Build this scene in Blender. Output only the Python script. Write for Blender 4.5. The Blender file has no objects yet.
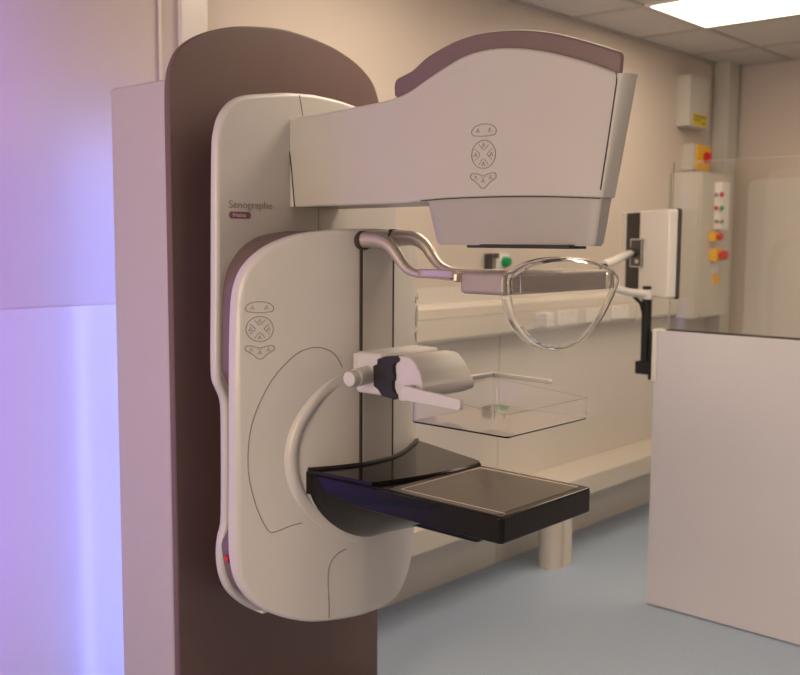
import bpy, bmesh, math, random
from mathutils import Vector, Matrix
random.seed(4)
sc = bpy.context.scene
C = sc.collection
R_ = math.radians

# ---------------------------------------------------------------- camera, world, lights, exposure
CAM = Vector((0, 0, 1.42))
RX = Vector((0.67102543, -0.74140854, 0.00618481))
UX = Vector((0.06970082, 0.07138437, 0.99501059))
FX = Vector((0.73815084, 0.66724632, -0.09957751))
FPX = 985.503
cd = bpy.data.cameras.new('camera')
cam = bpy.data.objects.new('camera', cd); C.objects.link(cam)
m = Matrix((RX, UX, -FX)).transposed().to_4x4(); m.translation = CAM
cam.matrix_world = m
cd.sensor_width = 36; cd.lens = FPX * 36 / 800
cd.clip_start = .05; cd.clip_end = 60
cd.dof.use_dof = True; cd.dof.focus_distance = 2.15; cd.dof.aperture_fstop = 4.0
sc.camera = cam

w = bpy.data.worlds.new('world'); sc.world = w; w.use_nodes = True
w.node_tree.nodes['Background'].inputs[0].default_value = (1.0, .86, .74, 1)
w.node_tree.nodes['Background'].inputs[1].default_value = 0.05

def area(name, loc, rot, sx, sy, power, col):
    l = bpy.data.lights.new(name, 'AREA'); l.shape = 'RECTANGLE'; l.size = sx; l.size_y = sy
    l.energy = power; l.color = col
    o = bpy.data.objects.new(name, l); C.objects.link(o); o.location = loc; o.rotation_euler = rot
    return o
WARM = (1.0, .78, .58)
FILL_COL = (1.0, .79, .58)
CEIL_EMIT = 5.4
# unseen warm fill lamp, added to brighten the machine's left-facing sides
area('warm_fill', (-1.9, 1.3, 1.45), (R_(90), 0, R_(-97)), 1.3, 1.7, 42, FILL_COL)
# violet tube colour, then an unseen lamp added to spread violet over the wall
LED_COL = (.25, .32, 1.0)
area('violet_wash', (.74, 2.05, 1.25), (R_(90), 0, R_(-2)), .34, 2.1, 7.5, (.17, .03, 1.0)).data.spread = R_(135)

vs = sc.view_settings
vs.view_transform = 'Standard'; vs.look = 'None'; vs.gamma = 1; vs.use_curve_mapping = False
vs.exposure = 0.75

# ---------------------------------------------------------------- helpers
def ray(u, v): return (u - 400) * RX + (337.5 - v) * UX + FPX * FX
def at(u, v, X=None, Y=None, Z=None):
    d = ray(u, v)
    t = (X - CAM.x) / d.x if X is not None else (Y - CAM.y) / d.y if Y is not None else (Z - CAM.z) / d.z
    return CAM + t * d
def hit(u, v, h, t0=.8, t1=4.5):
    """first point along the ray where h(point) turns positive"""
    d = ray(u, v).normalized(); a, b = t0, t1
    for _ in range(50):
        c = (a + b) / 2
        if h(CAM + c * d) > 0: b = c
        else: a = c
    return CAM + a * d

def mat(name, col, rough=.5, metal=0, spec=.5, coat=0, bump=0, bscale=60, emit=None, estr=0, noise=0, nscale=8, trans=0, ior=1.45):
    m = bpy.data.materials.new(name); m.use_nodes = True
    nt = m.node_tree; b = nt.nodes['Principled BSDF']
    b.inputs['Base Color'].default_value = (*col, 1)
    b.inputs['Roughness'].default_value = rough; b.inputs['Metallic'].default_value = metal
    b.inputs['Specular IOR Level'].default_value = spec
    b.inputs['Coat Weight'].default_value = coat; b.inputs['Coat Roughness'].default_value = .08
    b.inputs['Transmission Weight'].default_value = trans; b.inputs['IOR'].default_value = ior
    if emit:
        b.inputs['Emission Color'].default_value = (*emit, 1); b.inputs['Emission Strength'].default_value = estr
    if noise or bump:
        tc = nt.nodes.new('ShaderNodeTexCoord')
    if noise:
        n = nt.nodes.new('ShaderNodeTexNoise'); n.inputs['Scale'].default_value = nscale; n.inputs['Detail'].default_value = 6
        nt.links.new(tc.outputs['Object'], n.inputs['Vector'])
        r = nt.nodes.new('ShaderNodeValToRGB')
        r.color_ramp.elements[0].position = .3; r.color_ramp.elements[1].position = .7
        r.color_ramp.elements[0].color = (*[c * (1 - noise) for c in col], 1)
        r.color_ramp.elements[1].color = (*[min(1, c * (1 + noise)) for c in col], 1)
        nt.links.new(n.outputs['Fac'], r.inputs['Fac']); nt.links.new(r.outputs['Color'], b.inputs['Base Color'])
    if bump:
        n2 = nt.nodes.new('ShaderNodeTexNoise'); n2.inputs['Scale'].default_value = bscale
        nt.links.new(tc.outputs['Object'], n2.inputs['Vector'])
        bp = nt.nodes.new('ShaderNodeBump'); bp.inputs['Strength'].default_value = bump; bp.inputs['Distance'].default_value = .002
        nt.links.new(n2.outputs['Fac'], bp.inputs['Height']); nt.links.new(bp.outputs['Normal'], b.inputs['Normal'])
    return m

M = {}
M['shell'] = mat('white_shell', (.56, .535, .51), .33, coat=.15, noise=.01)
M['shell2'] = mat('white_shell_arm', (.47, .445, .42), .42, noise=.01)
M['housing'] = mat('grey_housing', (.36, .34, .325), .40, noise=.01)
M['mauve'] = mat('mauve_plastic', (.155, .103, .106), .38, noise=.02)
M['column'] = mat('brown_column', (.135, .082, .076), .42, noise=.03, nscale=3)
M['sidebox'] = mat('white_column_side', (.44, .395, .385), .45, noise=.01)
M['black'] = mat('gloss_black', (.007, .006, .006), .14, spec=.28, noise=.02)
M['blacktop'] = mat('receptor_top', (.060, .044, .036), .28, coat=.3, noise=.03)
M['line'] = mat('cream_line', (.85, .74, .60), .5)
M['silver'] = mat('satin_silver', (.50, .44, .39), .32, metal=.6, noise=.02)
M['greybar'] = mat('grey_bar', (.33, .285, .27), .42, metal=.3, noise=.02)
M['clamp'] = mat('matt_black', (.012, .011, .011), .5, noise=.05)
M['gap'] = mat('dark_gap', (.035, .026, .024), .7)
M['seam'] = mat('seam', (.26, .225, .20), .7)
M['emboss'] = mat('embossed_grey', (.39, .355, .325), .45)
M['print'] = mat('grey_print', (.30, .255, .24), .6)
M['clear'] = mat('clear_plastic', (.99, .985, .98), .02, trans=1, ior=1.46)
M['glass'] = mat('lead_glass', (.97, .96, .93), .0, trans=1, ior=1.45)
M['wall'] = mat('painted_wall', (.60, .52, .45), .55, bump=.05, bscale=200, noise=.012, nscale=2)
M['clad'] = mat('wall_cladding', (.68, .635, .58), .24, noise=.01, nscale=2)
M['trunk'] = mat('cream_trunking', (.66, .60, .52), .35, noise=.01)
M['ceil'] = mat('ceiling_tile', (.62, .58, .54), .85, bump=.2, bscale=160, noise=.03, nscale=40)
M['tbar'] = mat('ceiling_bar', (.45, .42, .39), .5)
M['screenpanel'] = mat('laminate_panel', (.66, .63, .68), .42, noise=.012, nscale=3)
M['white'] = mat('white_plastic', (.78, .745, .71), .35, noise=.01)
M['cabinet'] = mat('cabinet_paint', (.55, .52, .46), .42, noise=.01)
M['yellow'] = mat('yellow_label', (.62, .48, .02), .5)
M['orange'] = mat('yellow_switch', (.80, .44, .03), .4)
M['red'] = mat('red_plastic', (.55, .02, .015), .3)
M['green'] = mat('green_plastic', (.01, .30, .10), .3)
M['darkgrey'] = mat('dark_grey', (.06, .055, .05), .45)
M['badge'] = mat('plum_badge', (.22, .09, .12), .4)
M['badgetext'] = mat('badge_text', (.62, .5, .5), .5)
M['lamp'] = mat('lamp_diffuser', (.9, .9, .88), .5, emit=(1.0, .82, .62), estr=CEIL_EMIT)
M['led'] = mat('violet_led', (.5, .4, .9), .5, emit=LED_COL, estr=13)
# floor: blue-grey speckled vinyl
M['floor'] = mat('vinyl_floor', (.40, .49, .62), .38, noise=.10, nscale=150, bump=.04, bscale=400)

def P(o, parent=None):
    if parent is not None:
        o.parent = parent
        o.matrix_parent_inverse = parent.matrix_world.inverted() if parent.type == 'EMPTY' else Matrix()
    return o
def link(name, bm, material, parent=None, smooth=32):
    me = bpy.data.meshes.new(name)
    bmesh.ops.recalc_face_normals(bm, faces=bm.faces)
    bm.to_mesh(me); bm.free()
    if smooth:
        for p in me.polygons: p.use_smooth = True
        me.set_sharp_from_angle(angle=R_(smooth))
    me.materials.append(material)
    o = bpy.data.objects.new(name, me); C.objects.link(o)
    if smooth:
        wn = o.modifiers.new('weighted_normal', 'WEIGHTED_NORMAL'); wn.keep_sharp = True; wn.weight = 80
    return P(o, parent)
def thing(name, label, cat, loc=(0, 0, 0), group=None):
    o = bpy.data.objects.new(name, None); C.objects.link(o); o.location = loc; o.empty_display_size = .05
    o['label'] = label; o['category'] = cat
    if group: o['group'] = group
    bpy.context.view_layer.update()
    return o
def tag(o, label, cat, group=None):
    o['label'] = label; o['category'] = cat
    if group: o['group'] = group
    return o
def struct(o): o['kind'] = 'structure'; return o

def box(bm, x0, x1, y0, y1, z0, z1, bev=0, seg=2):
    b2 = bmesh.new()
    r = bmesh.ops.create_cube(b2, size=1)
    for v in b2.verts:
        v.co = Vector((x0 + (v.co.x + .5) * (x1 - x0), y0 + (v.co.y + .5) * (y1 - y0), z0 + (v.co.z + .5) * (z1 - z0)))
    if bev: bmesh.ops.bevel(b2, geom=b2.edges[:], offset=bev, segments=seg, profile=.5, affect='EDGES')
    merge(bm, b2)
def merge(bm, b2, mtx=None):
    if mtx is not None: b2.transform(mtx)
    me = bpy.data.meshes.new('tmp'); b2.to_mesh(me); b2.free(); bm.from_mesh(me); bpy.data.meshes.remove(me)
def boxo(name, material, dims, parent=None, bev=0, seg=2):
    bm = bmesh.new(); box(bm, *dims, bev=bev, seg=seg); return link(name, bm, material, parent)

def smoothpts(pts, n=6, closed=True):
    out = []; L = len(pts)
    rng = range(L) if closed else range(L - 1)
    for i in rng:
        g = (lambda k: pts[k % L]) if closed else (lambda k: pts[max(0, min(L - 1, k))])
        p0, p1, p2, p3 = g(i - 1), g(i), g(i + 1), g(i + 2)
        for k in range(n):
            t = k / n
            out.append(tuple(.5 * (2 * b + (c - a) * t + (2 * a - 5 * b + 4 * c - d) * t * t + (3 * b - a - 3 * c + d) * t ** 3)
                             for a, b, c, d in zip(p0, p1, p2, p3)))
    if not closed: out.append(tuple(pts[-1]))
    return out
def resample(pts, step, closed=True):
    P_ = [Vector(p) for p in pts]
    if closed: P_.append(P_[0])
    L = [0]
    for a, b in zip(P_, P_[1:]): L.append(L[-1] + (b - a).length)
    n = max(3, round(L[-1] / step)); out = []
    j = 0
    for i in range(n if closed else n + 1):
        s = L[-1] * i / n
        while j < len(L) - 2 and L[j + 1] < s: j += 1
        t = (s - L[j]) / max(1e-9, L[j + 1] - L[j])
        out.append(tuple(P_[j].lerp(P_[j + 1], min(1, t))))
    return out
def prism(poly, axis, a0, a1, bev=0, seg=3, bev_back=True, cuts=None):
    """extrude a 2D outline. axis 'Y': poly is (x,z); 'X': (y,z); 'Z': (x,y). a0 = near face"""
    bm = bmesh.new()
    def co(p, a):
        return {'Y': (p[0], a, p[1]), 'X': (a, p[0], p[1]), 'Z': (p[0], p[1], a)}[axis]
    v0 = [bm.verts.new(co(p, a0)) for p in poly]; v1 = [bm.verts.new(co(p, a1)) for p in poly]
    f0 = bm.faces.new(v0); f1 = bm.faces.new(list(reversed(v1)))
    n = len(poly)
    for i in range(n): bm.faces.new((v0[(i + 1) % n], v0[i], v1[i], v1[(i + 1) % n]))
    bm.normal_update()
    if bev:
        es = list(f0.edges) + (list(f1.edges) if bev_back else [])
        bmesh.ops.bevel(bm, geom=es, offset=bev, segments=seg, profile=.5, affect='EDGES', clamp_overlap=True)
    return bm
def cut(bm, axis, vals):
    no = {'X': Vector((1, 0, 0)), 'Y': Vector((0, 1, 0)), 'Z': Vector((0, 0, 1))}[axis]
    for v in vals:
        bmesh.ops.bisect_plane(bm, geom=bm.verts[:] + bm.edges[:] + bm.faces[:], plane_co=no * v, plane_no=no, dist=1e-6)
def tube(bm, pts, r, n=8, flat=None, cap=True):
    """sweep a round (or flattened, flat=(along_up scale)) section along pts; r may be a list"""
    pts = [Vector(p) for p in pts]; rings = []
    up = Vector((0, 0, 1))
    for i, p in enumerate(pts):
        d = (pts[min(i + 1, len(pts) - 1)] - pts[max(i - 1, 0)]).normalized()
        s = d.cross(up)
        s = s.normalized() if s.length > .05 else Vector((1, 0, 0))
        t = s.cross(d).normalized()
        rr = r[i] if isinstance(r, (list, tuple)) else r
        fs, ft = flat if flat else (1, 1)
        rings.append([bm.verts.new(p + s * math.cos(a) * rr * fs + t * math.sin(a) * rr * ft) for a in [2 * math.pi * k / n for k in range(n)]])
    for A, B in zip(rings, rings[1:]):
        for k in range(n): bm.faces.new((A[k], A[(k + 1) % n], B[(k + 1) % n], B[k]))
    if cap: bm.faces.new(list(reversed(rings[0]))); bm.faces.new(rings[-1])
def loop_tube(bm, pts, r, n=6):
    tube(bm, list(pts) + [pts[0], pts[1]], r, n, cap=False)
def cyl(bm, c0, c1, r0, r1=None, n=24, bev=0):
    c0, c1 = Vector(c0), Vector(c1); r1 = r0 if r1 is None else r1
    d = c1 - c0; b2 = bmesh.new()
    bmesh.ops.create_cone(b2, cap_ends=True, segments=n, radius1=r0, radius2=r1, depth=d.length)
    if bev:
        es = [e for e in b2.edges if abs(e.verts[0].co.z - e.verts[1].co.z) < 1e-6]
        bmesh.ops.bevel(b2, geom=es, offset=bev, segments=3, profile=.5, affect='EDGES')
    q = Vector((0, 0, 1)).rotation_difference(d.normalized()).to_matrix().to_4x4()
    q.translation = (c0 + c1) / 2
    merge(bm, b2, q)
def loft(sections, closed_ends=True):
    bm = bmesh.new(); rs = [[bm.verts.new(p) for p in s] for s in sections]; n = len(rs[0])
    for A, B in zip(rs, rs[1:]):
        for k in range(n): bm.faces.new((A[k], A[(k + 1) % n], B[(k + 1) % n], B[k]))
    if closed_ends: bm.faces.new(list(reversed(rs[0]))); bm.faces.new(rs[-1])
    return bm
def rrect(x0, x1, z0, z1, r, n=6):
    out = []
    for cx, cz, a0 in ((x1 - r, z1 - r, 0), (x0 + r, z1 - r, 90), (x0 + r, z0 + r, 180), (x1 - r, z0 + r, 270)):
        for k in range(n + 1):
            a = R_(a0 + 90 * k / n); out.append((cx + r * math.cos(a), cz + r * math.sin(a)))
    return out
def textmesh(name, txt, size, mtx, material, parent, extrude=.0004):
    cu = bpy.data.curves.new('txt', 'FONT'); cu.body = txt; cu.size = size; cu.extrude = extrude
    to = bpy.data.objects.new('txt', cu); C.objects.link(to)
    bpy.context.view_layer.update()
    me = bpy.data.meshes.new_from_object(to.evaluated_get(bpy.context.evaluated_depsgraph_get()))
    bpy.data.objects.remove(to); bpy.data.curves.remove(cu)
    me.transform(mtx); me.materials.clear(); me.materials.append(material); me.name = name
    o = bpy.data.objects.new(name, me); C.objects.link(o); return P(o, parent)
FRONT = Matrix(((1, 0, 0, 0), (0, 0, -1, 0), (0, 1, 0, 0), (0, 0, 0, 1)))   # text in XZ facing -Y

# ---------------------------------------------------------------- room
WX0, WX1, WY0, WY1, CZ = -2.4, 5.60, -2.6, 2.52, 2.425
struct(boxo('floor', M['floor'], (WX0, WX1, WY0, WY1, -.08, 0)))
struct(boxo('wall_back', M['wall'], (WX0 - .1, WX1 + .1, WY1, WY1 + .1, 0, CZ)))
struct(boxo('wall_right', M['wall'], (WX1, WX1 + .1, WY0, WY1, 0, CZ)))
struct(boxo('wall_left', M['wall'], (WX0 - .1, WX0, WY0, WY1, 0, CZ)))
struct(boxo('wall_front', M['wall'], (WX0 - .1, WX1 + .1, WY0 - .1, WY0, 0, CZ)))
struct(boxo('ceiling', M['ceil'], (WX0, WX1, WY0, WY1, CZ, CZ + .1)))
# suspended grid
bm = bmesh.new()
gx = [3.93 + .6 * k for k in range(-10, 3)]; gy = [2.15 - .6 * k for k in range(0, 8)]
for x in gx: box(bm, x - .012, x + .012, WY0, WY1, CZ - .005, CZ)
for y in gy: box(bm, WX0, WX1, y - .012, y + .012, CZ - .0055, CZ)
box(bm, WX0, WX1, WY1 - .02, WY1, CZ - .01, CZ)
box(bm, WX1 - .02, WX1, WY0, WY1 - .02, CZ - .01, CZ)
struct(link('trim_1', bm, M['tbar'], smooth=0))
# wall cladding sheets (lower part of back wall), trunking, pipe boxing
def clad(name, x0, x1): return struct(boxo(name, M['clad'], (x0, x1, WY1 - .006, WY1, .0, 1.228), bev=.001))
clad('trim_2', WX0, 1.722); clad('trim_3', 1.726, 3.42 - .0); clad('trim_4', 3.424, WX1)
bm = bmesh.new(); box(bm, 1.79, 1.885, WY1 - .022, WY1, 0, CZ, .002)
struct(link('trim_5', bm, M['clad']))
bm = bmesh.new(); box(bm, 1.718, 1.727, WY1 - .010, WY1 - .0061, 0, CZ)
struct(link('trim_6', bm, M['trunk']))
# dado trunking, section in YZ
sec = [(WY1 - .006, 1.165), (2.475, 1.160), (2.455, 1.148), (2.453, 1.112), (2.456, 1.110), (2.456, 1.107), (2.453, 1.105), (2.453, 1.030), (2.460, 1.018), (WY1 - .006, 1.015)]
struct(link('trim_7', prism(sec, 'X', 1.9, 4.50), M['trunk'], smooth=20))
struct(link('trim_8', prism(sec, 'X', 4.506, 5.42), M['trunk'], smooth=20))
bm = bmesh.new(); box(bm, 4.492, 4.516, 2.449, WY1 - .006, 1.012, 1.168, .004)
struct(link('trim_9', bm, M['trunk']))
# pipe boxing with a boxed leg
bm = bmesh.new(); box(bm, 1.9, 5.45, 2.30, WY1 - .006, .268, .359, .006)
struct(link('trim_10', bm, M['trunk']))
bm = bmesh.new(); merge(bm, prism(rrect(3.50, 3.625, 2.275, 2.36, .035), 'Z', 0, .268)); box(bm, 3.575, 3.635, 2.262, 2.34, 0, .268, .002)
struct(link('trim_11', bm, M['trunk']))
# corner service duct, far-wall cladding
struct(boxo('trim_12', M['cabinet'], (5.42, 5.55, 2.42, WY1 - .006, 0, CZ), bev=.004))
bm = prism(rrect(-2.0, 2.36, .05, 1.77, .05), 'X', WX1 - .012, WX1, bev=.003)
struct(link('trim_13', bm, M['clad']))

# ceiling lights
def ceiling_light(x, y, label, lx=.6, ly=.6):
    t = thing('ceiling_light', label, 'light', (x + lx / 2, y + ly / 2, CZ), 'ceiling light panels')
    bm = bmesh.new()
    for d in ((x + .012, x + lx - .012, y + .012, y + .028), (x + .012, x + lx - .012, y + ly - .028, y + ly - .012), (x + .012, x + .028, y + .028, y + ly - .028), (x + lx - .028, x + lx - .012, y + .028, y + ly - .028)):
        box(bm, *d, CZ - .010, CZ - .0)
    link('frame', bm, M['white'], t, 0)
    boxo('diffuser', M['lamp'], (x + .028, x + lx - .028, y + .028, y + ly - .028, CZ - .006, CZ - .001), t)
ceiling_light(3.90, .95, 'bright ceiling light panel above the lead screen at upper right', ly=1.2)
for lx_, ly_, where in ((2.13, .95, 'over the mammography machine, above the view'), (3.93, -1.45, 'added in the far right front part of the ceiling, out of view'), (1.53, -1.45, 'added behind the camera, nearest to it, unseen')):  # the two front-row panels are unseen, added to light the room
    ceiling_light(lx_, ly_, 'ceiling light panel ' + where, ly=1.2)

# ---------------------------------------------------------------- mammography machine
XC = 1.785
unit = thing('mammography_machine', 'large white and brown mammography machine with black image receptor and clear paddle', 'medical machine', (XC, 2.1, 0))

# column: brown front cover with a shallow centre ridge
YB = 2.035
YB0 = YB
pl = [(-.362, 1.72), (-.36, 1.78), (-.352, 1.825), (-.33, 1.868), (-.292, 1.90), (-.238, 1.927), (-.165, 1.949), (-.08, 1.962), (0, 1.967)]
pts = [(XC + a * 1.020, b + .004) for a, b in pl]
poly = [(XC - (a - XC) * 1.022, b) for a, b in reversed(pts[:-1])]
poly = [(pts[0][0] + .004, .02)] + pts + poly + [(XC - (pts[0][0] - XC) * 1.022 - .004, .02)]
sm = smoothpts(poly[1:-1], 5, closed=False); poly = [poly[0]] + list(sm) + [poly[-1]]
bm = prism(poly, 'Y', YB, YB + .022, bev=.006, seg=3)
cut(bm, 'X', [XC])
for v in bm.verts: v.co.y += .020 * abs(v.co.x - XC) - .0075
link('column_cover', bm, M['column'], unit, 25)
bm = bmesh.new(); box(bm, XC - .366, XC + .366, YB + .0222, YB + .262, .02, 1.802, .008, 3)
link('column_housing', bm, M['sidebox'], unit)
boxo('base_plate', M['darkgrey'], (XC - .36, XC + .36, 1.80, 2.30, 0, .02), unit, bev=.004)
# violet mood-light tube fixed on the back of the column
def led_tube(x, z0, z1, label):
    t = thing('mood_light', label, 'light', (x, 2.345, z0), 'violet mood lights behind the machine')
    boxo('lamp_body', M['white'], (x - .02, x + .02, 2.334, 2.342, z0, z1), t)
    bm = bmesh.new(); cyl(bm, (x, 2.352, z0 + .01), (x, 2.352, z1 - .01), .010, n=12); link('lamp_tube', bm, M['led'], t)
led_tube(1.54, 0.0, 1.72, 'violet mood light tube fixed behind the column, glowing onto the wall')

# rear plate of the gantry
def outline_px(px, Y): return [(at(u, v, Y=Y).x, at(u, v, Y=Y).z) for u, v in px]
YR = 1.915
rp = outline_px([(262, 94), (243, 95.5), (230, 101), (220, 113), (214.5, 130), (212.5, 160), (212, 300), (212, 372), (216, 388), (221, 402), (222, 430), (222, 515), (219, 534), (217, 552), (219, 573), (226, 590), (240, 603), (256, 610)], YR + .018)
top = rp[0]
rz = [(XC, 1.792), (XC - .09, 1.787)] + rp + [(XC - .12, .45), (XC, .44)]
half = smoothpts(rz, 4, closed=False)
poly = list(half) + [(2 * XC - a, b) for a, b in reversed(half[1:-1])]
poly = resample(poly, .012)
bm = prism(poly, 'Y', YR, YR + .032, bev=.012, seg=4)
rear = link('rear_plate', bm, M['shell'], unit, 40)
bm = prism([(XC + (a - XC) * .72, 1.12 + (b - 1.12) * .93) for a, b in poly], 'Y', YR + .031, YB0 + .003)
link('rear_plate_core', bm, M['mauve'], rear)
boxo('pivot_bracket', M['white'], (XC - .165, XC - .10, YR + .03, YR + .09, .435, .48), unit, bev=.004)
# seam lines and lettering on the rear plate
for a, b in (((299.5, 95), (303, 116)), ((318, 207), (318.5, 231))):
    bm = bmesh.new()
    p, q = at(*a, Y=YR - .0005), at(*b, Y=YR - .0005); tube(bm, [p, q], .0012, 6)
    link('seam_line', bm, M['seam'], rear)
p = at(228.5, 207, Y=YR)
q = at(271.5, 207, Y=YR)
txt = textmesh('lettering', 'Senographe', .0265, Matrix.Translation((p.x, YR - .0006, p.z - .002)) @ FRONT, M['print'], rear)
wd = max(v.co.x for v in txt.data.vertices) - min(v.co.x for v in txt.data.vertices)
sx = (q.x - p.x) / wd
for v in txt.data.vertices: v.co.x = p.x + (v.co.x - p.x) * sx
a, b = at(229, 218.5, Y=YR), at(250.5, 212, Y=YR)
badge = link('badge', prism(rrect(a.x, b.x, a.z, b.z, (b.z - a.z) * .45), 'Y', YR - .0018, YR + .001), M['badge'], rear, 0)
tm = textmesh('badge_lettering', 'Pristina', .0135, Matrix.Translation((a.x + .010, YR - .0022, a.z + .0045)) @ FRONT, M['badgetext'], rear)

# front shell: bowed in plan
def fy(x, off=0):
    s = max(0, abs(x - XC) - .03)
    return 1.69 + .158 * (s / .305) ** 1.55 + off
def on_shell(u, v, off=0): return hit(u, v, lambda P_: P_.y - fy(P_.x, off))
sp = [on_shell(*q, .022) for q in [(345, 229), (330, 229.5), (300, 233), (280, 239), (262, 248), (247, 261), (238, 275), (232.5, 295), (230.5, 330), (230, 385), (230, 480), (229.5, 530), (231, 562), (237, 584), (250, 601), (270, 613), (300, 620), (328, 619)]]
sp = [(p.x, p.z) for p in sp]
sp = [(XC, sp[0][1] + .002)] + sp + [(XC, sp[-1][1] - .003)]
half = smoothpts(sp, 4, closed=False)
shell_poly = resample(list(half) + [(2 * XC - a - .30 * max(0, .74 - b) * min(1, (XC - a) / .2), b) for a, b in reversed(half[1:-1])], .010)
XS = [XC + .335 * (k / 40) for k in range(-40, 41)]
def bowed(poly, off0, off1, bev, seg=4):
    bm = prism(poly, 'Y', off0, off1, bev=bev, seg=seg)
    cut(bm, 'X', XS)
    for v in bm.verts: v.co.y += fy(v.co.x)
    return bm
shell = link('gantry_shell', bowed(shell_poly, 0, .036, .012), M['shell'], unit, 35)
cx, cz = XC, 1.15
def pinch(z): return .957 - .085 * max(0, min(1, (1.10 - z) / .06, (z - .66) / .05))
inner = [(cx + (a - cx) * pinch(b), cz + (b - cz) * .982) for a, b in shell_poly]
bm = prism(inner, 'Y', 0, 1, 0)
cut(bm, 'X', XS)
for v in bm.verts: v.co.y = fy(v.co.x) + .030 if v.co.y < .5 else YR + .004
core = link('shell_core', bm, M['mauve'], unit, 35)
# red stop button on the shell core, low on the left flank
p = at(230, 560, X=XC - .322)
bm = bmesh.new(); cyl(bm, (XC - .308, 1.892, p.z), (XC - .324, 1.892, p.z), .009, .008, 20, .002)
link('emergency_button', bm, M['red'], core)
bm = bmesh.new(); cyl(bm, (XC - .300, 1.892, p.z), (XC - .315, 1.892, p.z), .013, n=20)
link('button_collar', bm, M['gap'], core)

# guide rails: a centre strip between two dark slots, above the receptor
ztop, zbot = on_shell(378, 231).z, .86
for s in (-1, 1):
    bm = bmesh.new(); box(bm, XC + s * .057 - .0028, XC + s * .057 + .0028, 1.6885, 1.695, zbot, ztop - .004)
    link('guide_slot', bm, M['gap'], shell)
bm = prism(rrect(XC - .053, XC + .053, zbot, ztop - .002, .003), 'Y', 1.6875, 1.70, bev=.001)
link('guide_rail', bm, M['shell2'], shell)

# crescent groove and raised ring around the receptor disc
def seam_px(px, r=.0013, n=5, off=-.0002, closed=False):
    pts = smoothpts([tuple(on_shell(u, v)) for u, v in px], n, closed)
    bm = bmesh.new(); pts = [(a, fy(a) + off, c) for a, b, c in pts]
    tube(bm, pts, r, 6); return bm
link('seam_line', seam_px([(342, 367), (336, 356), (327, 349.5), (313, 347.6), (295, 355), (274, 377), (259, 404), (251, 428), (248, 452), (249, 478), (256, 506), (264, 524), (270, 532), (278, 531), (290, 526), (302, 523)]), M['seam'], shell)
link('seam_line', seam_px([(346, 549), (336, 555), (329, 567), (328, 585), (329, 604), (329, 618)]), M['seam'], shell)
o1 = [on_shell(u, v) for u, v in [(345, 366), (330, 377), (313, 393), (298, 413), (289, 434), (284.5, 459), (285.5, 484), (292, 507), (303, 525)]]
zc = 0
Rr = .232; zc = sum(p.z for p in o1[3:8]) / 5
zc = o1[5].z - .004
def arc(r, a): return (XC + r * math.cos(a), zc + r * math.sin(a))
bm = bmesh.new(); rows = []
N = 110; A0, A1 = R_(118), R_(292)
for i in range(N + 1):
    t = i / N; a = A0 + (A1 - A0) * t
    e = min(1, 6 * t, max(.12, (.60 - t) * 5), (1 - t) * 3 + .02); e = e * e * (3 - 2 * e)
    row = []
    for k in range(11):
        s = k / 10; r = Rr + .004 - (.030) * s
        h = math.sin(math.pi * s ** .7) ** .8 * .013 * e
        x, z = arc(r, a); row.append(bm.verts.new((x, fy(x) - h + (.002 if k in (0, 10) else 0), z)))
    rows.append(row)
for A, B in zip(rows, rows[1:]):
    for k in range(10): bm.faces.new((A[k], A[k + 1], B[k + 1], B[k]))
link('disc_ring', bm, M['shell'], shell, 60)

# control pads (embossed): built in a local frame then mapped on a surface
def pad_curves():
    """outlines in local (a right, b up), metres, circle radius 1"""
    out = []
    out.append([(math.cos(t) * 1, math.sin(t) * 1) for t in [2 * math.pi * k / 36 for k in range(36)]])
    top = smoothpts([(-.95, 1.42), (-.55, 1.32), (0, 1.28), (.55, 1.32), (.95, 1.42), (1.02, 1.72), (.72, 2.02), (0, 2.16), (-.72, 2.02), (-1.02, 1.72)], 4)
    out.append(top)
    bot = smoothpts([(-.98, -1.35), (-.55, -1.36), (0, -1.50), (.55, -1.36), (.98, -1.35), (1.05, -1.66), (.55, -2.0), (.16, -2.36), (-.16, -2.36), (-.55, -2.0), (-1.05, -1.66)], 4)
    out.append(bot)
    return out
PETALS = [[(.75 * math.cos(a + d) * k2 + 0, .75 * math.sin(a + d) * k2) for d, k2 in ((-.5, 1.1), (0, .42), (.5, 1.1))] for a in [0, math.pi / 2, math.pi, 1.5 * math.pi]]
def control_pad(mapf, r, parent, tr=.0011, label=None):
    bm = bmesh.new()
    for c in pad_curves(): loop_tube(bm, [mapf(a * r, b * r) for a, b in c], tr)
    for pt in PETALS:
        tube(bm, [mapf(a * r, b * r) for a, b in smoothpts(pt, 5, False)], tr * .8, 5)
    o = link('control_pad', bm, M['emboss'], parent, 60)
    bm = bmesh.new()
    for a, b in ((0, .66), (0, -.66), (.66, 0), (-.66, 0), (-.5, 1.72), (.5, 1.72), (-.62, -1.62), (.62, -1.62), (0, -1.85)):
        s = .13
        for d in ((0, 0),):
            q = [mapf((a + x) * r, (b + y) * r) for x, y in ((-s, -s), (0, s), (s, -s), (-s, -s), (0, s))]
            tube(bm, q, tr * .75, 5, cap=False)
    tube(bm, [mapf(x * r, -1.6 * r) for x in (-.22, .22)], tr * .6, 5)
    link('button_symbols', bm, M['emboss'], parent, 60)
pc = on_shell(259.5, 329)
dx = .030
control_pad(lambda a, b: (pc.x + a * .87, fy(pc.x + a * .87) - .0004, pc.z + b), dx, shell, tr=.0014)
xr = 2 * XC - pc.x
control_pad(lambda a, b: (xr + a * .87, fy(xr + a * .87) - .0004, pc.z + b), dx, shell, tr=.0015)

def hwr(y): return hw(y) - .034 * max(0, min(1, (1.28 - y) / .25))
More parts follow.
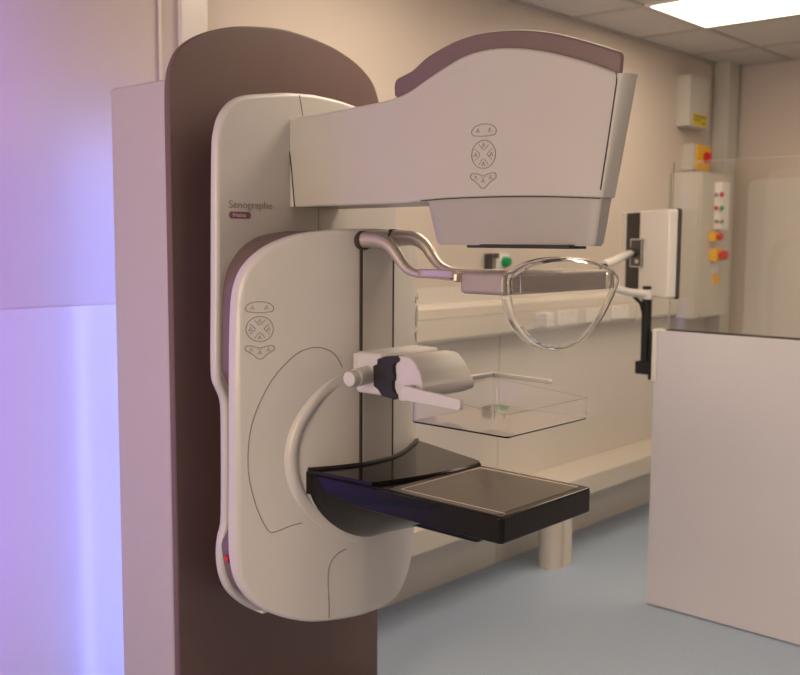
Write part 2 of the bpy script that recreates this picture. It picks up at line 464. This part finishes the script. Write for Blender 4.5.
# ---- tube arm and head (side profile in YZ, thickness varies along Y)
def hw(y):
    t = max(0, min(1, (1.70 - y) / .70)); return .088 - .052 * t * t * (1.5 - .5 * t)
def on_head(u, v, inset=0): return hit(u, v, lambda P_: P_.x - (XC - hw(P_.y) + inset))
def prof(px, inset=0): return [(p.y, p.z) for p in (on_head(u, v, inset) for u, v in px)]
# the main side shell: arm plus head
low = prof([(295, 207.5), (350, 205.5), (405, 203.5), (421, 201.5)]) + prof([(450, 199), (500, 197.3), (550, 197.3), (600, 199)])
fr = prof([(600.5, 190), (610, 128), (617, 80)])
hi = prof([(616, 72.5), (595, 64.5), (572, 57.5), (545, 51), (515, 47.5), (487, 49), (462, 56.5), (438, 71), (424, 80.5), (409, 91), (395, 97.5), (378, 102), (350, 107.5), (320, 113.5), (286.5, 119)])
poly = low + fr + hi
hi_s = smoothpts(hi, 3, False)
bm = prism(low + fr + list(hi_s) + prof([(288.5, 140), (292.5, 175)]), 'X', -1, 1, bev=0)
cut(bm, 'Y', [1.0 + .03 * k for k in range(0, 21)])
for v in bm.verts: v.co.x = XC + (hwr(v.co.y) if v.co.x > 0 else -hw(v.co.y))
es = [e for e in bm.edges if len(e.link_faces) == 2 and e.calc_face_angle(0) > R_(60) and not (e.verts[0].co.y > 1.88 and e.verts[1].co.y > 1.88)]
bmesh.ops.bevel(bm, geom=es, offset=.007, segments=3, profile=.5, affect='EDGES')
head = link('tube_head', bm, M['shell2'], unit, 35)
# seam where the arm leaves the rear plate
bm = bmesh.new()
pp = [on_head(*q, -.0016) for q in [(286.5, 119.5), (288, 140), (291, 165), (293, 190), (294.5, 207)]]
tube(bm, smoothpts([tuple(p) for p in pp], 4, False), .0014, 6)
link('seam_line', bm, M['gap'], head)
# arm root fairing between arm and plate
ra = prof([(289, 119), (291, 140), (294, 175), (297, 207)])
bm = bmesh.new(); box(bm, XC - .0875, XC + .0875, ra[0][0] - .02, YR + .01, ra[-1][1], ra[0][1], .004)
link('arm_root', bm, M['shell'], unit)
# nose cap: front panel with rounded corners, slightly leaning
yt, yb_ = fr[-1][0], fr[0][0]; zt, zb = hi[0][1], low[-1][1]
rows = []
for z, y in ((zb + .004, yb_), (zb + (zt - zb) * .33, yb_ + (yt - yb_) * .36), (zb + (zt - zb) * .66, yb_ + (yt - yb_) * .7), (zt - .012, yt), (zt - .002, yt - .002)):
    hwid = hw(y); dep = .006 + .016 * (z - zb) / (zt - zb)
    r = []
    for k in range(17):
        a = math.pi * k / 16
        c_, s_ = math.cos(a), math.sin(a)
        r.append((XC - (hwid if c_ > 0 else hwr(y)) * math.copysign(abs(c_) ** .85, c_), y - .0015 - dep * s_ ** .85, z))
    r.append((XC + hwr(y), y + .015, z)); r.append((XC - hwid, y + .015, z))
    rows.append(r)
nose = link('front_panel', loft(rows), M['shell2'], head, 40)
bm = bmesh.new()
tube(bm, [(XC - hw(p[0]) - .0003, p[0], p[1]) for p in (fr[0], fr[1], fr[2], hi[0])], .0014, 6)
link('seam_line', bm, M['gap'], head)
# lower housing (collimator)
lz = prof([(424, 202.5), (601, 199.5)]); lb = prof([(433, 244.5), (592, 246.5)])
secs = []
zt2 = lz[0][1] + .02
y_b0, y_f0 = lz[0][0], lz[1][0]; y_b1, y_f1 = lb[0][0], lb[1][0]
zb2 = (lb[0][1] + lb[1][1]) / 2
for t, ins, tx in ((0, 0, 0), (.55, 0, .3), (.93, .0, .5), (1, .006, .55)):
    y0 = y_f0 + (y_f1 - y_f0) * t + ins; y1 = y_b0 + (y_b1 - y_b0) * t - ins
    z = zt2 - .02 + (zb2 - zt2 + .02) * t if t else zt2 - .012
    r = rrect(-1, 1, -1, 1, .25)
    secs.append([(XC + px * ((hwr if px > 0 else hw)((y0 + y1) / 2 + py * (y1 - y0) / 2) - .004 - .012 * tx), (y0 + y1) / 2 + py * (y1 - y0) / 2, z) for px, py in rrect(-1, 1, -1, 1, .12)])
link('lower_housing', loft(secs), M['housing'], head, 40)
a, b = on_head(468, 247.5, .02), on_head(577, 248, .02)
boxo('beam_window', M['clamp'], (XC - .058, XC + .010, b.y, a.y, zb2 - .006, zb2 + .002), head, bev=.001)
# seam along the join of head and lower housing
bm = bmesh.new()
tube(bm, smoothpts([(XC - hw(y) - .0004, y, z + .0012) for y, z in low[3:]], 3, False), .0012, 6)
link('seam_line', bm, M['gap'], head)
# mauve crown
cr_top = prof([(394, 96), (393.5, 86), (396, 79), (402, 75.5), (412, 70), (425, 58), (440, 48.5), (460, 38.5), (480, 33), (505, 30), (530, 30), (555, 33), (585, 40.5), (610, 48), (620.5, 52), (622.5, 57)], .016)
cr_low = prof([(623, 75), (590, 78), (545, 66), (500, 62), (460, 68), (430, 86), (405, 103)], .016)
cr_top = [(y, z) for y, z in cr_top]
ct = smoothpts(cr_top, 3, False)
ct = [(max(y, yt - .003), z) for y, z in ct]
cl = [(max(y, yt + .001), z) for y, z in cr_low]
bm = prism(list(ct) + cl, 'X', -1, 1)
cut(bm, 'Y', [1.0 + .04 * k for k in range(0, 16)])
for v in bm.verts: v.co.x = XC + ((hwr(v.co.y) - .014) if v.co.x > 0 else -(hw(v.co.y) - .016))
es = [e for e in bm.edges if len(e.link_faces) == 2 and e.calc_face_angle(0) > R_(60)]
bmesh.ops.bevel(bm, geom=es, offset=.006, segments=3, profile=.5, affect='EDGES')
link('head_crown', bm, M['mauve'], head, 35)
# control pad on the head's side: horizontal axis runs along -Y
hc = on_head(483.5, 154.5)
control_pad(lambda a, b: (XC - hw(hc.y - a) - .0003, hc.y - a, hc.z + b), .0300, head, tr=.0015)

# ---- face shield bracket: two swept silver arms, a spreader and a cross bar
bm = bmesh.new()
for X, px in ((1.733, [(358, 240.5), (368, 239.5), (380, 240.5), (390, 246), (398, 257), (406, 268), (416, 273.5), (430, 275), (452, 277)]),
              (1.842, [(392, 238.5), (404, 238), (416, 239), (426, 246), (433, 257), (441, 266), (452, 270.5), (468, 272), (480, 273)])):
    pts = smoothpts([tuple(at(u, v, X=X)) for u, v in px], 5, False)
    n = len(pts)
    rr = [.0225 - .0140 * min(1, i / (n * .8)) for i in range(n)]
    tube(bm, pts, rr, 16, flat=(1.0, .98))
brk = link('shield_bracket', bm, M['silver'], unit, 60)
for X, u, v in ((1.733, 359, 240.5), (1.842, 394, 238.5)):
    p = at(u, v, X=X); bm = bmesh.new(); cyl(bm, (X, 1.684, p.z), (X, 1.70, p.z), .0235, n=24); link('arm_socket', bm, M['gap'], brk)
ZB = 1.333
# spreader: tapering plate joining arms to bar
spread = [(1.722, 1.50), (1.716, 1.42), (1.705, 1.38), (1.66, 1.335), (1.60, 1.285), (1.592, 1.262), (1.975, 1.262), (1.968, 1.285), (1.91, 1.335), (1.865, 1.38), (1.854, 1.42), (1.848, 1.50), (1.825, 1.50), (1.81, 1.43), (1.785, 1.41), (1.76, 1.43), (1.748, 1.50)]
bm = prism(resample(smoothpts(spread, 4), .01), 'Z', 1.333, 1.351, bev=.004, seg=3)
link('spreader_plate', bm, M['silver'], brk, 40)
bm = bmesh.new(); box(bm, 1.583, 1.992, 1.153, 1.268, 1.309, 1.354, .009, 3)
link('cross_bar', bm, M['greybar'], brk)
# face shield: clear D-shaped pan
spx = [(506, 277), (505.5, 290), (506.5, 303), (512, 321), (522.5, 336), (536, 346.5), (553, 350.5), (569, 348), (583, 339.5), (597, 324), (608, 304), (616, 285), (615.5, 275), (606, 266.5), (590, 260), (572, 257), (553, 257), (535, 260), (518, 267)]
YS = 1.135
so = resample(smoothpts(outline_px(spx, YS + .009), 5), .007)
ccx = sum(p[0] for p in so) / len(so); ccz = sum(p[1] for p in so) / len(so)
def offs(poly, d):
    out = []; n = len(poly)
    for i in range(n):
        a, b = Vector(poly[i - 1]), Vector(poly[(i + 1) % n]); t = (b - a).normalized(); nrm = Vector((-t.y, t.x))
        p = Vector(poly[i])
        if nrm.dot(Vector((ccx, ccz)) - p) < 0: nrm = -nrm
        out.append(tuple(p + nrm * d))
    return out
def rings_to_solid(rings):
    """rings: list of lists of 3D points, closed tube cross-section (torus-like)"""
    bm = bmesh.new(); rs = [[bm.verts.new(p) for p in r] for r in rings]; n = len(rs[0]); k = len(rs)
    for j in range(k):
        A, B = rs[j], rs[(j + 1) % k]
        for i in range(n): bm.faces.new((A[i], A[(i + 1) % n], B[(i + 1) % n], B[i]))
    return bm
def ring3(poly, y): return [(a, y, b) for a, b in poly]
i4, i10 = offs(so, .0045), offs(so, .016)
# pan: outer wall -> front face -> inner face -> inner wall
bm = bmesh.new()
seq = [ring3(so, YS + .020), ring3(so, YS + .006), ring3(offs(so, .003), YS + .001), ring3(offs(so, .010), YS - .001)]
inn = [ring3(offs(so, .010), YS + .0025), ring3(offs(so, .006), YS + .006), ring3(i4, YS + .010), ring3(i4, YS + .020)]
rs = [[bm.verts.new(p) for p in r] for r in seq + inn]; n = len(so)
for j in (0, 1, 2, 4, 5, 6):
    A, B = rs[j], rs[j + 1]
    for i in range(n): bm.faces.new((A[i], A[(i + 1) % n], B[(i + 1) % n], B[i]))
for i in range(n): bm.faces.new((rs[7][i], rs[7][(i + 1) % n], rs[0][(i + 1) % n], rs[0][i]))
bm.faces.new(rs[3]); bm.faces.new(list(reversed(rs[4])))
shield = link('face_shield', bm, M['clear'], brk, 40)
shield['label'] = 'clear D-shaped face shield'
bm = bmesh.new(); 
for x0, x1 in ((1.590, 1.622), (1.962, 1.985)): bm = bmesh.new(); box(bm, x0, x1, YS + .006, YS + .017, 1.312, 1.350, .003); link('shield_mount', bm, M['clear'], brk)

# ---- compression paddle carriage
pd = bmesh.new(); box(pd, 1.668, 1.880, 1.565, 1.652, 1.052, 1.152, .010, 4); box(pd, 1.70, 1.87, 1.64, 1.692, 1.062, 1.142, .004)
car = link('paddle_carriage', pd, M['shell'], unit)
# black clamp between the carriage and the paddle head
bm = bmesh.new()
cpoly = [(1.600, 1.140), (1.575, 1.148), (1.540, 1.152), (1.532, 1.146), (1.536, 1.138), (1.545, 1.136), (1.550, 1.128), (1.549, 1.110), (1.545, 1.106), (1.545, 1.096), (1.552, 1.092), (1.552, 1.075), (1.546, 1.066), (1.536, 1.063), (1.532, 1.055), (1.545, 1.050), (1.585, 1.054), (1.598, 1.068), (1.612, 1.075), (1.614, 1.122), (1.601, 1.128)]
cpoly = [(a - .026, b) for a, b in cpoly]
merge(bm, prism(cpoly, 'X', 1.662, 1.69, bev=.001, seg=1))
link('clamp', bm, M['clamp'], car)
# paddle head: curved hood sloping down to the frame
hood = [(1.540, 1.152), (1.548, 1.150), (1.55, 1.125), (1.55, 1.108), (1.552, 1.080), (1.546, 1.062), (1.532, 1.050), (1.50, 1.052), (1.462, 1.060), (1.440, 1.068), (1.434, 1.076), (1.437, 1.090), (1.447, 1.108), (1.460, 1.126), (1.478, 1.142), (1.500, 1.150), (1.522, 1.152)]
hood = [(a - .012 if a < 1.5 else a - .022, b) for a, b in hood]
hood = [(1.45 + (a - 1.45) * .9, b) for a, b in hood]
bm = prism(resample(smoothpts(hood, 3), .006), 'X', -1, 1)
cut(bm, 'Z', [1.09])
for v in bm.verts:
    k = max(0, min(1, (1.13 - v.co.z) / .07)) * max(0, min(1, (1.52 - v.co.y) / .06))
    v.co.x = (1.668 - .022 * k) if v.co.x < 0 else (1.838 + .006 * k)
es = [e for e in bm.edges if len(e.link_faces) == 2 and e.calc_face_angle(0) > R_(65)]
bmesh.ops.bevel(bm, geom=es, offset=.004, segments=3, profile=.5, affect='EDGES')
box(bm, 1.672, 1.850, 1.470, 1.572, 1.066, 1.138, .003)
link('paddle_head', bm, M['shell'], car, 40)
# knob with grip
bm = bmesh.new(); cyl(bm, (1.672, 1.614, 1.098), (1.622, 1.608, 1.096), .022, .0215, 28, .004)
cyl(bm, (1.63, 1.609, 1.096), (1.600, 1.606, 1.0955), .020, .018, 28, .004)
link('knob', bm, M['shell'], car, 40)
bm = bmesh.new(); box(bm, 1.667, 1.669, 1.592, 1.600, 1.082, 1.090); link('screw', bm, M['seam'], car)
# U-frame around the tray
bm = bmesh.new()
XL, XR_ = 1.638, 1.954
merge(bm, prism([(1.455, 1.092), (1.470, 1.080), (1.455, 1.060), (1.30, 1.056), (1.296, 1.062), (1.296, 1.078), (1.30, 1.080)], 'X', XL - .012, XL, bev=.002))
merge(bm, prism([(1.466, 1.092), (1.466, 1.080), (1.286, 1.080), (1.284, 1.086), (1.29, 1.090)], 'X', XR_, XR_ + .010, bev=.002))
box(bm, XL - .008, XR_ + .009, 1.450, 1.468, 1.080, 1.092, .003)
link('tray_frame', bm, M['shell'], car)
# clear tray, walls 3 mm
YF, YK = 1.179, 1.448
def rr2(ins): return rrect(XL + ins, XR_ - ins, YF + ins, YK - ins, .012 - ins * .8, 6)
def zrim(y): return 1.060 if y < 1.205 else 1.060 + (min(y, 1.29) - 1.205) / .085 * .018
bm = bmesh.new()
o_top = [(x, y, zrim(y)) for x, y in rr2(0)]; o_bot = [(x, y, 1.012) for x, y in rr2(0.0)]; o_b2 = [(x, y, 1.0095) for x, y in rr2(.003)]
i_top = [(x, y, zrim(y)) for x, y in rr2(.003)]; i_bot = [(x, y, 1.0135) for x, y in rr2(.003)]
R5 = [[bm.verts.new(p) for p in r] for r in (o_b2, o_bot, o_top, i_top, i_bot)]
n = len(R5[0])
for A, B in zip(R5, R5[1:]):
    for k in range(n): bm.faces.new((A[k], A[(k + 1) % n], B[(k + 1) % n], B[k]))
bm.faces.new(R5[0]); bm.faces.new(R5[-1])
tray = link('compression_tray', bm, M['clear'], car, 40)
tray['label'] = 'clear plastic compression tray'

# ---- image receptor
bm = bmesh.new()
ZT = .850
merge(bm, prism(rrect(1.612, 1.963, 1.171, 1.70, .012), 'Z', ZT - .059, ZT, bev=.006, seg=3))
rec = link('image_receptor', bm, M['black'], unit, 40)
# matt top inset
bm = prism(rrect(1.622, 1.949, 1.192, 1.50, .010), 'Z', ZT - .001, ZT + .0006); link('receptor_top', bm, M['blacktop'], rec)
bm = bmesh.new()
a0, a1, b0, b1 = 1.640, 1.938, 1.205, 1.478
for d in ((a0, a1, b1 - .0028, b1), (a0, a0 + .0026, b0 - .02, b1), (a1 - .0026, a1, b0 - .012, b1)):
    box(bm, *d, ZT + .0006, ZT + .0010)
link('marker_line', bm, M['line'], rec, 0)
# rear deck: raised, reaches the shell with a bowed rear edge
def deck_section(ins, z):
    pts = []
    xl, xrr = 1.6145 + ins, 1.958 - ins
    xb0, xb1 = XC - .190 + ins, XC + .278 - ins
    front = [(xl + (xrr - xl) * k / 16, 1.505 + ins + .020 * math.sin(math.pi * k / 16) * 0 - .0) for k in range(17)]
    front = [(x, 1.545 - .055 * k / 16 - .016 * math.sin(math.pi * k / 16) + ins) for k, (x, _) in enumerate(front)]
    right = [(1.972 - ins, 1.505), (1.982 - ins, 1.53), (2.002 - ins, 1.60), (2.03 - ins, 1.69)]
    back = [(xb1 - (xb1 - xb0) * k / 24,) for k in range(25)]
    back = [(x[0], fy(x[0]) - .001) for x in back]
    left = [(1.606 + ins, 1.71), (1.613 + ins, 1.60)]
    return [(x, y, z) for x, y in front + right + back + left]
bm = loft([deck_section(0, ZT - .05), deck_section(0, ZT + .003), deck_section(.003, ZT + .008)])
link('rear_deck', bm, M['black'], rec, 30)
# rear lip following the bow
bm = bmesh.new()
pts = [(XC - .188 + .450 * k / 30, fy(XC - .188 + .450 * k / 30) - .004, ZT + .009) for k in range(31)]
pts = [(x + .006 * (x > 2), y, z) for x, y, z in pts]
tube(bm, pts, .0060, 10)
link('rear_lip', bm, M['clamp'], rec, 60)
# bowl underneath, from a half disc on the shell to the slim front
secs = []
for k in range(13):
    t = k / 12
    yb = t
    sec = []
    wid = .188 - .018 * t
    dep = (.125 * (1 - t) ** 1.5 + .058)
    for j in range(25):
        a = math.pi * j / 24
        px = math.cos(a) * wid; 
        ex = 1.0 - .45 * t
        s_ = abs(math.sin(a)) ** ex
        x = XC + px; yy = (fy(x) + .001) * (1 - t) + (1.24) * t
        sec.append((x, yy, ZT - .002 - dep * s_))
    secs.append(sec)
bm = loft(secs)
link('underside_bowl', bm, M['black'], rec, 50)
boxo('underside_cover', M['black'], (1.70, 1.87, 1.30, 1.60, ZT - .105, ZT - .05), rec, bev=.012, seg=3)

# ---------------------------------------------------------------- lead screen
scr = thing('lead_screen', 'pale pink protective screen panel with lead glass on top, at right', 'screen', (3.45, 1.0, 0))
boxo('panel', M['screenpanel'], (3.43, 3.475, -.30, 1.79, .004, 1.080), scr, bev=.003)
boxo('glass_pane', M['glass'], (3.447, 3.459, -.25, 1.745, 1.076, 1.712), scr, bev=.002)
boxo('gasket', M['gap'], (3.436, 3.470, -.28, 1.745, 1.0795, 1.085), scr)
boxo('edge_cap', M['white'], (3.422, 3.482, 1.776, 1.797, .885, 1.083), scr, bev=.003)

# monitor and its arm
px_, py_ = 3.452, 1.838
arm = thing('monitor_stand', 'white and black jointed monitor stand clamped to the edge of the lead screen', 'monitor stand', (px_, py_, .95))
boxo('clamp_plate', M['clamp'], (3.42, 3.484, 1.797, 1.809, .888, 1.075), arm, bev=.002)
boxo('clamp_block', M['clamp'], (3.425, 3.478, 1.806, 1.868, .905, .955), arm, bev=.004)
bm = bmesh.new(); cyl(bm, (px_, py_, .95), (px_, py_, 1.245), .019, n=20, bev=.002)
link('pole', bm, M['clamp'], arm)
j = Vector((3.275, 1.93, 1.262))
bm = bmesh.new()
tube(bm, [(px_ + .01, py_ - .02, 1.212), (px_, py_, 1.213), (3.38, 1.875, 1.222), (3.31, 1.912, 1.240), tuple(j)], [.016, .022, .019, .017, .018], 14, flat=(1, .8))
cyl(bm, (px_, py_, 1.195), (px_, py_, 1.232), .026, n=24, bev=.003)
link('lower_arm', bm, M['white'], arm, 50)
bm = bmesh.new(); cyl(bm, j + Vector((0, 0, -.02)), j + Vector((0, 0, .07)), .017, n=20, bev=.003); link('joint', bm, M['clamp'], arm)
bm = bmesh.new(); tube(bm, [(3.40, 1.865, 1.205), (3.425, 1.85, 1.18), (3.44, 1.842, 1.13)], .007, 8); link('arm_brace', bm, M['clamp'], arm)
mo = Vector((3.372, 1.687, 0)); mf = Vector((3.697, 2.072, 0)); md = (mf - mo).normalized(); mn = Vector((-md.y, md.x, 0))  # mn faces the camera
bracket = mo + md * .285 + mn * .060 + Vector((0, 0, 1.372))
bm = bmesh.new()
tube(bm, [tuple(j + Vector((0, 0, .065))), tuple(j.lerp(bracket, .35) + Vector((0, 0, .038))), tuple(j.lerp(bracket, .75) + Vector((0, 0, .016))), tuple(bracket)], [.020, .019, .017, .015], 14, flat=(1, .85))
link('upper_arm', bm, M['white'], arm, 50)
bm = bmesh.new(); cyl(bm, bracket - Vector((0, 0, .02)), bracket + Vector((0, 0, .02)), .017, n=18, bev=.002); cyl(bm, bracket, bracket - mn * .035, .014, n=16)
link('tilt_head', bm, M['darkgrey'], arm)

mon = thing('monitor', 'white monitor seen from behind with a black stripe, above the lead screen edge', 'monitor', tuple(mo + md * .26 + Vector((0, 0, 1.2))))
MM = Matrix(((md.x, mn.x, 0, mo.x), (md.y, mn.y, 0, mo.y), (0, 0, 1, 0), (0, 0, 0, 1)))   # local x along width, y towards back, z up
def mbox(name, material, dims, bev=0, parent=mon):
    bm = bmesh.new(); box(bm, *dims, bev=bev); bm.transform(MM); return link(name, bm, material, parent)
MW, Z0, Z1 = .492, 1.207, 1.535
case = None
bm = prism(rrect(0, MW, Z0, Z1, .012), 'Y', -.008, .028, bev=.006); bm.transform(MM); case = link('casing', bm, M['white'], mon, 40)
bm = prism(rrect(-.003, MW + .003, Z0 - .003, Z1 + .003, .012), 'Y', -.020, -.0085, bev=.003); bm.transform(MM); bezel = link('bezel', bm, M['darkgrey'], mon, 40)
mbox('display', M['clamp'], (.012, MW - .012, -.0215, -.019, Z0 + .012, Z1 - .012))
mbox('back_stripe', M['clamp'], (.285, .425, .0275, .0305, Z0 + .006, Z1 - .006), .001)
mbox('mount_plate', M['darkgrey'], (.245, .355, .030, .036, 1.315, 1.425), .002)
bm = bmesh.new()
for d in ((.240, .360, 1.422, 1.426), (.240, .360, 1.314, 1.318), (.240, .244, 1.314, 1.426), (.356, .360, 1.314, 1.426)): box(bm, d[0], d[1], .036, .0375, d[2], d[3])
bm.transform(MM); link('mount_frame', bm, M['white'], mon, 0)
mbox('port_cover', M['white'], (.270, .300, .036, .040, 1.300 + .03, 1.345), .001)

# ---------------------------------------------------------------- wall equipment
cab = thing('control_cabinet', 'tall cream electrical cabinet with red and green buttons on the back wall', 'electrical cabinet', (5.14, 2.43, 1.0))
boxo('cabinet_body', M['cabinet'], (4.95, 5.33, 2.352, WY1 - .0062, 1.005, 1.785), cab, bev=.004)
door = boxo('door', M['cabinet'], (4.956, 5.324, 2.340, 2.351, 1.011, 1.779), cab, bev=.003)
stripx0, stripx1 = 5.115, 5.215
def zat(v, X, Y):
    return at(0, v, Y=Y).z
def wz(u, v, Y): return at(u, v, Y=Y).z
YP = 2.30
s_top, s_bot = wz(718, 181.5, YP), wz(718, 229.5, YP)
panel = boxo('button_panel', M['white'], (stripx0, stripx1, YP, 2.341, s_bot, s_top), door and cab, bev=.004)
def btn(u, v, mt, r=.011, name='push_button', par=panel, Y=YP, d=.014):
    p = at(u, v, Y=Y - .002)
    bm = bmesh.new(); cyl(bm, (p.x, Y + .001, p.z), (p.x, Y - d, p.z), r, r * .85, 16, .002); return link(name, bm, M[mt], par)
btn(716, 195, 'seam'); btn(721.5, 194.5, 'red', .014); btn(716, 208, 'red', .012); btn(721.5, 208, 'green', .013); btn(716, 221.5, 'seam', .010); btn(721.5, 221.5, 'seam', .010)
def estop(u, v, s, label_par, Y):
    p = at(u, v, Y=Y)
    bm = bmesh.new(); box(bm, p.x - .034 * s, p.x + .030 * s, Y, 2.3405, p.z - .030 * s, p.z + .030 * s, .003); h = link('stop_switch', bm, M['orange'], label_par)
    bm = bmesh.new(); cyl(bm, (p.x, Y + .001, p.z), (p.x, Y - .020 * s, p.z), .014 * s, n=18); cyl(bm, (p.x, Y - .014 * s, p.z), (p.x, Y - .036 * s, p.z), .024 * s, .020 * s, 20, .004); link('stop_button', bm, M['red'], h)
estop(717.5, 236.5, .85, cab, 2.305)
estop(720, 255, 1.15, cab, 2.300)
def sticker(u, v, w_, h_, mt, Y, par, name='sticker'):
    p = at(u, v, Y=Y); return boxo(name, M[mt], (p.x - w_ / 2, p.x + w_ / 2, Y - .001, Y + .0005, p.z - h_ / 2, p.z + h_ / 2), par)
sticker(715.5, 268, .075, .055, 'white', 2.3395, door); sticker(716, 279, .09, .055, 'orange', 2.3395, door)
bm = bmesh.new(); p = at(729.5, 197, X=WX1 - .001)
tag(boxo('wall_switch', M['darkgrey'], (5.36, 5.385, 2.45, WY1 - .0062, 1.645, 1.70), None, bev=.002), 'small dark switch on the wall right of the cream cabinet, upper one', 'switch')
tag(boxo('wall_switch', M['darkgrey'], (5.355, 5.385, 2.45, WY1 - .0062, 1.25, 1.305), None, bev=.002), 'small dark switch on the wall right of the cream cabinet, lower one', 'switch')

jb = thing('junction_box', 'cream wall box with yellow warning label high in the corner', 'electrical box', (5.18, 2.48, 2.02))
boxo('box_body', M['cabinet'], (4.985, 5.215, 2.440, WY1, 2.030, 2.298), jb, bev=.004)
lab = boxo('warning_label', M['yellow'], (5.025, 5.19, 2.4385, 2.4403, 2.037, 2.10), jb)
bm = bmesh.new()
for k, (a, b) in enumerate(((5.035, 5.18), (5.035, 5.11), (5.13, 5.175))):
    z = (2.085, 2.067, 2.053)[k]; box(bm, a, b, 2.4375, 2.4386, z - .003, z + .003)
link('label_print', bm, M['darkgrey'], lab, 0)
iso = thing('isolator_switch', 'grey isolator box with yellow face and red rotary handle below the wall box', 'switch', (5.2, 2.48, 1.82))
boxo('switch_body', M['cabinet'], (5.07, 5.27, 2.452, WY1, 1.80, 1.945), iso, bev=.004)
face = boxo('switch_face', M['orange'], (5.10, 5.267, 2.444, 2.4525, 1.804, 1.94), iso, bev=.002)
bm = bmesh.new(); cyl(bm, (5.205, 2.444, 1.876), (5.205, 2.430, 1.876), .030, .028, 24, .003); box(bm, 5.196, 5.214, 2.412, 2.432, 1.850, 1.902, .003)
link('rotary_handle', bm, M['red'], iso)

# back wall small items
nb = thing('call_button', 'small white plate with green and red buttons on back wall, behind the face shield bar', 'button', (3.445, 2.51, 1.30))
p = at(503.5, 262, Y=2.505)
boxo('plate', M['white'], (p.x - .045, p.x + .045, 2.508, WY1, p.z - .06, p.z + .035), nb, bev=.003)
bm = bmesh.new(); cyl(bm, (p.x + .01, 2.509, p.z), (p.x + .01, 2.480, p.z), .024, .020, 20, .004); link('green_button', bm, M['green'], nb)
bm = bmesh.new(); cyl(bm, (p.x + .012, 2.509, p.z - .042), (p.x + .012, 2.49, p.z - .042), .014, .012, 16, .002); link('red_button', bm, M['red'], nb)
p = at(491, 262, Y=2.50)
bm = bmesh.new(); box(bm, p.x - .022, p.x + .012, 2.498, WY1, p.z - .09, p.z + .035, .003); box(bm, p.x - .022, p.x + .040, 2.485, 2.50, p.z + .015, p.z + .037, .003)
tag(link('wall_bracket', bm, M['darkgrey']), 'small dark grey bracket on back wall beside the green button', 'bracket')
labels = ['', 'second from the left on the dado trunking', 'third from the left on the dado trunking', 'rightmost of the four on the dado trunking']
for i, (u, v) in enumerate(((541, 320), (566, 318), (594, 316), (619, 313.5))):
    p = at(u, v, Y=2.453)
    wdt = .05 if i == 0 else .085
    t = thing('wall_socket', 'white single wall socket with plug, ' + 'leftmost on the dado trunking' if i == 0 else 'white double wall socket, ' + labels[i], 'socket', (p.x, 2.453, 1.066), 'sockets on the dado trunking')
    pl_ = boxo('faceplate', M['white'], (p.x - wdt, p.x + wdt, 2.4465, 2.4545, 1.036, 1.100), t, bev=.002)
    if i == 0:
        boxo('plug', M['white'], (p.x - .03, p.x + .03, 2.405, 2.447, 1.040, 1.10), t, bev=.006)
    for c_ in ((-.045, .045) if i else (.03,)):
        bm = bmesh.new(); box(bm, p.x + c_ - .008, p.x + c_ + .008, 2.443, 2.447, 1.082, 1.094, .001)
        link('rocker', bm, M['white'], t)
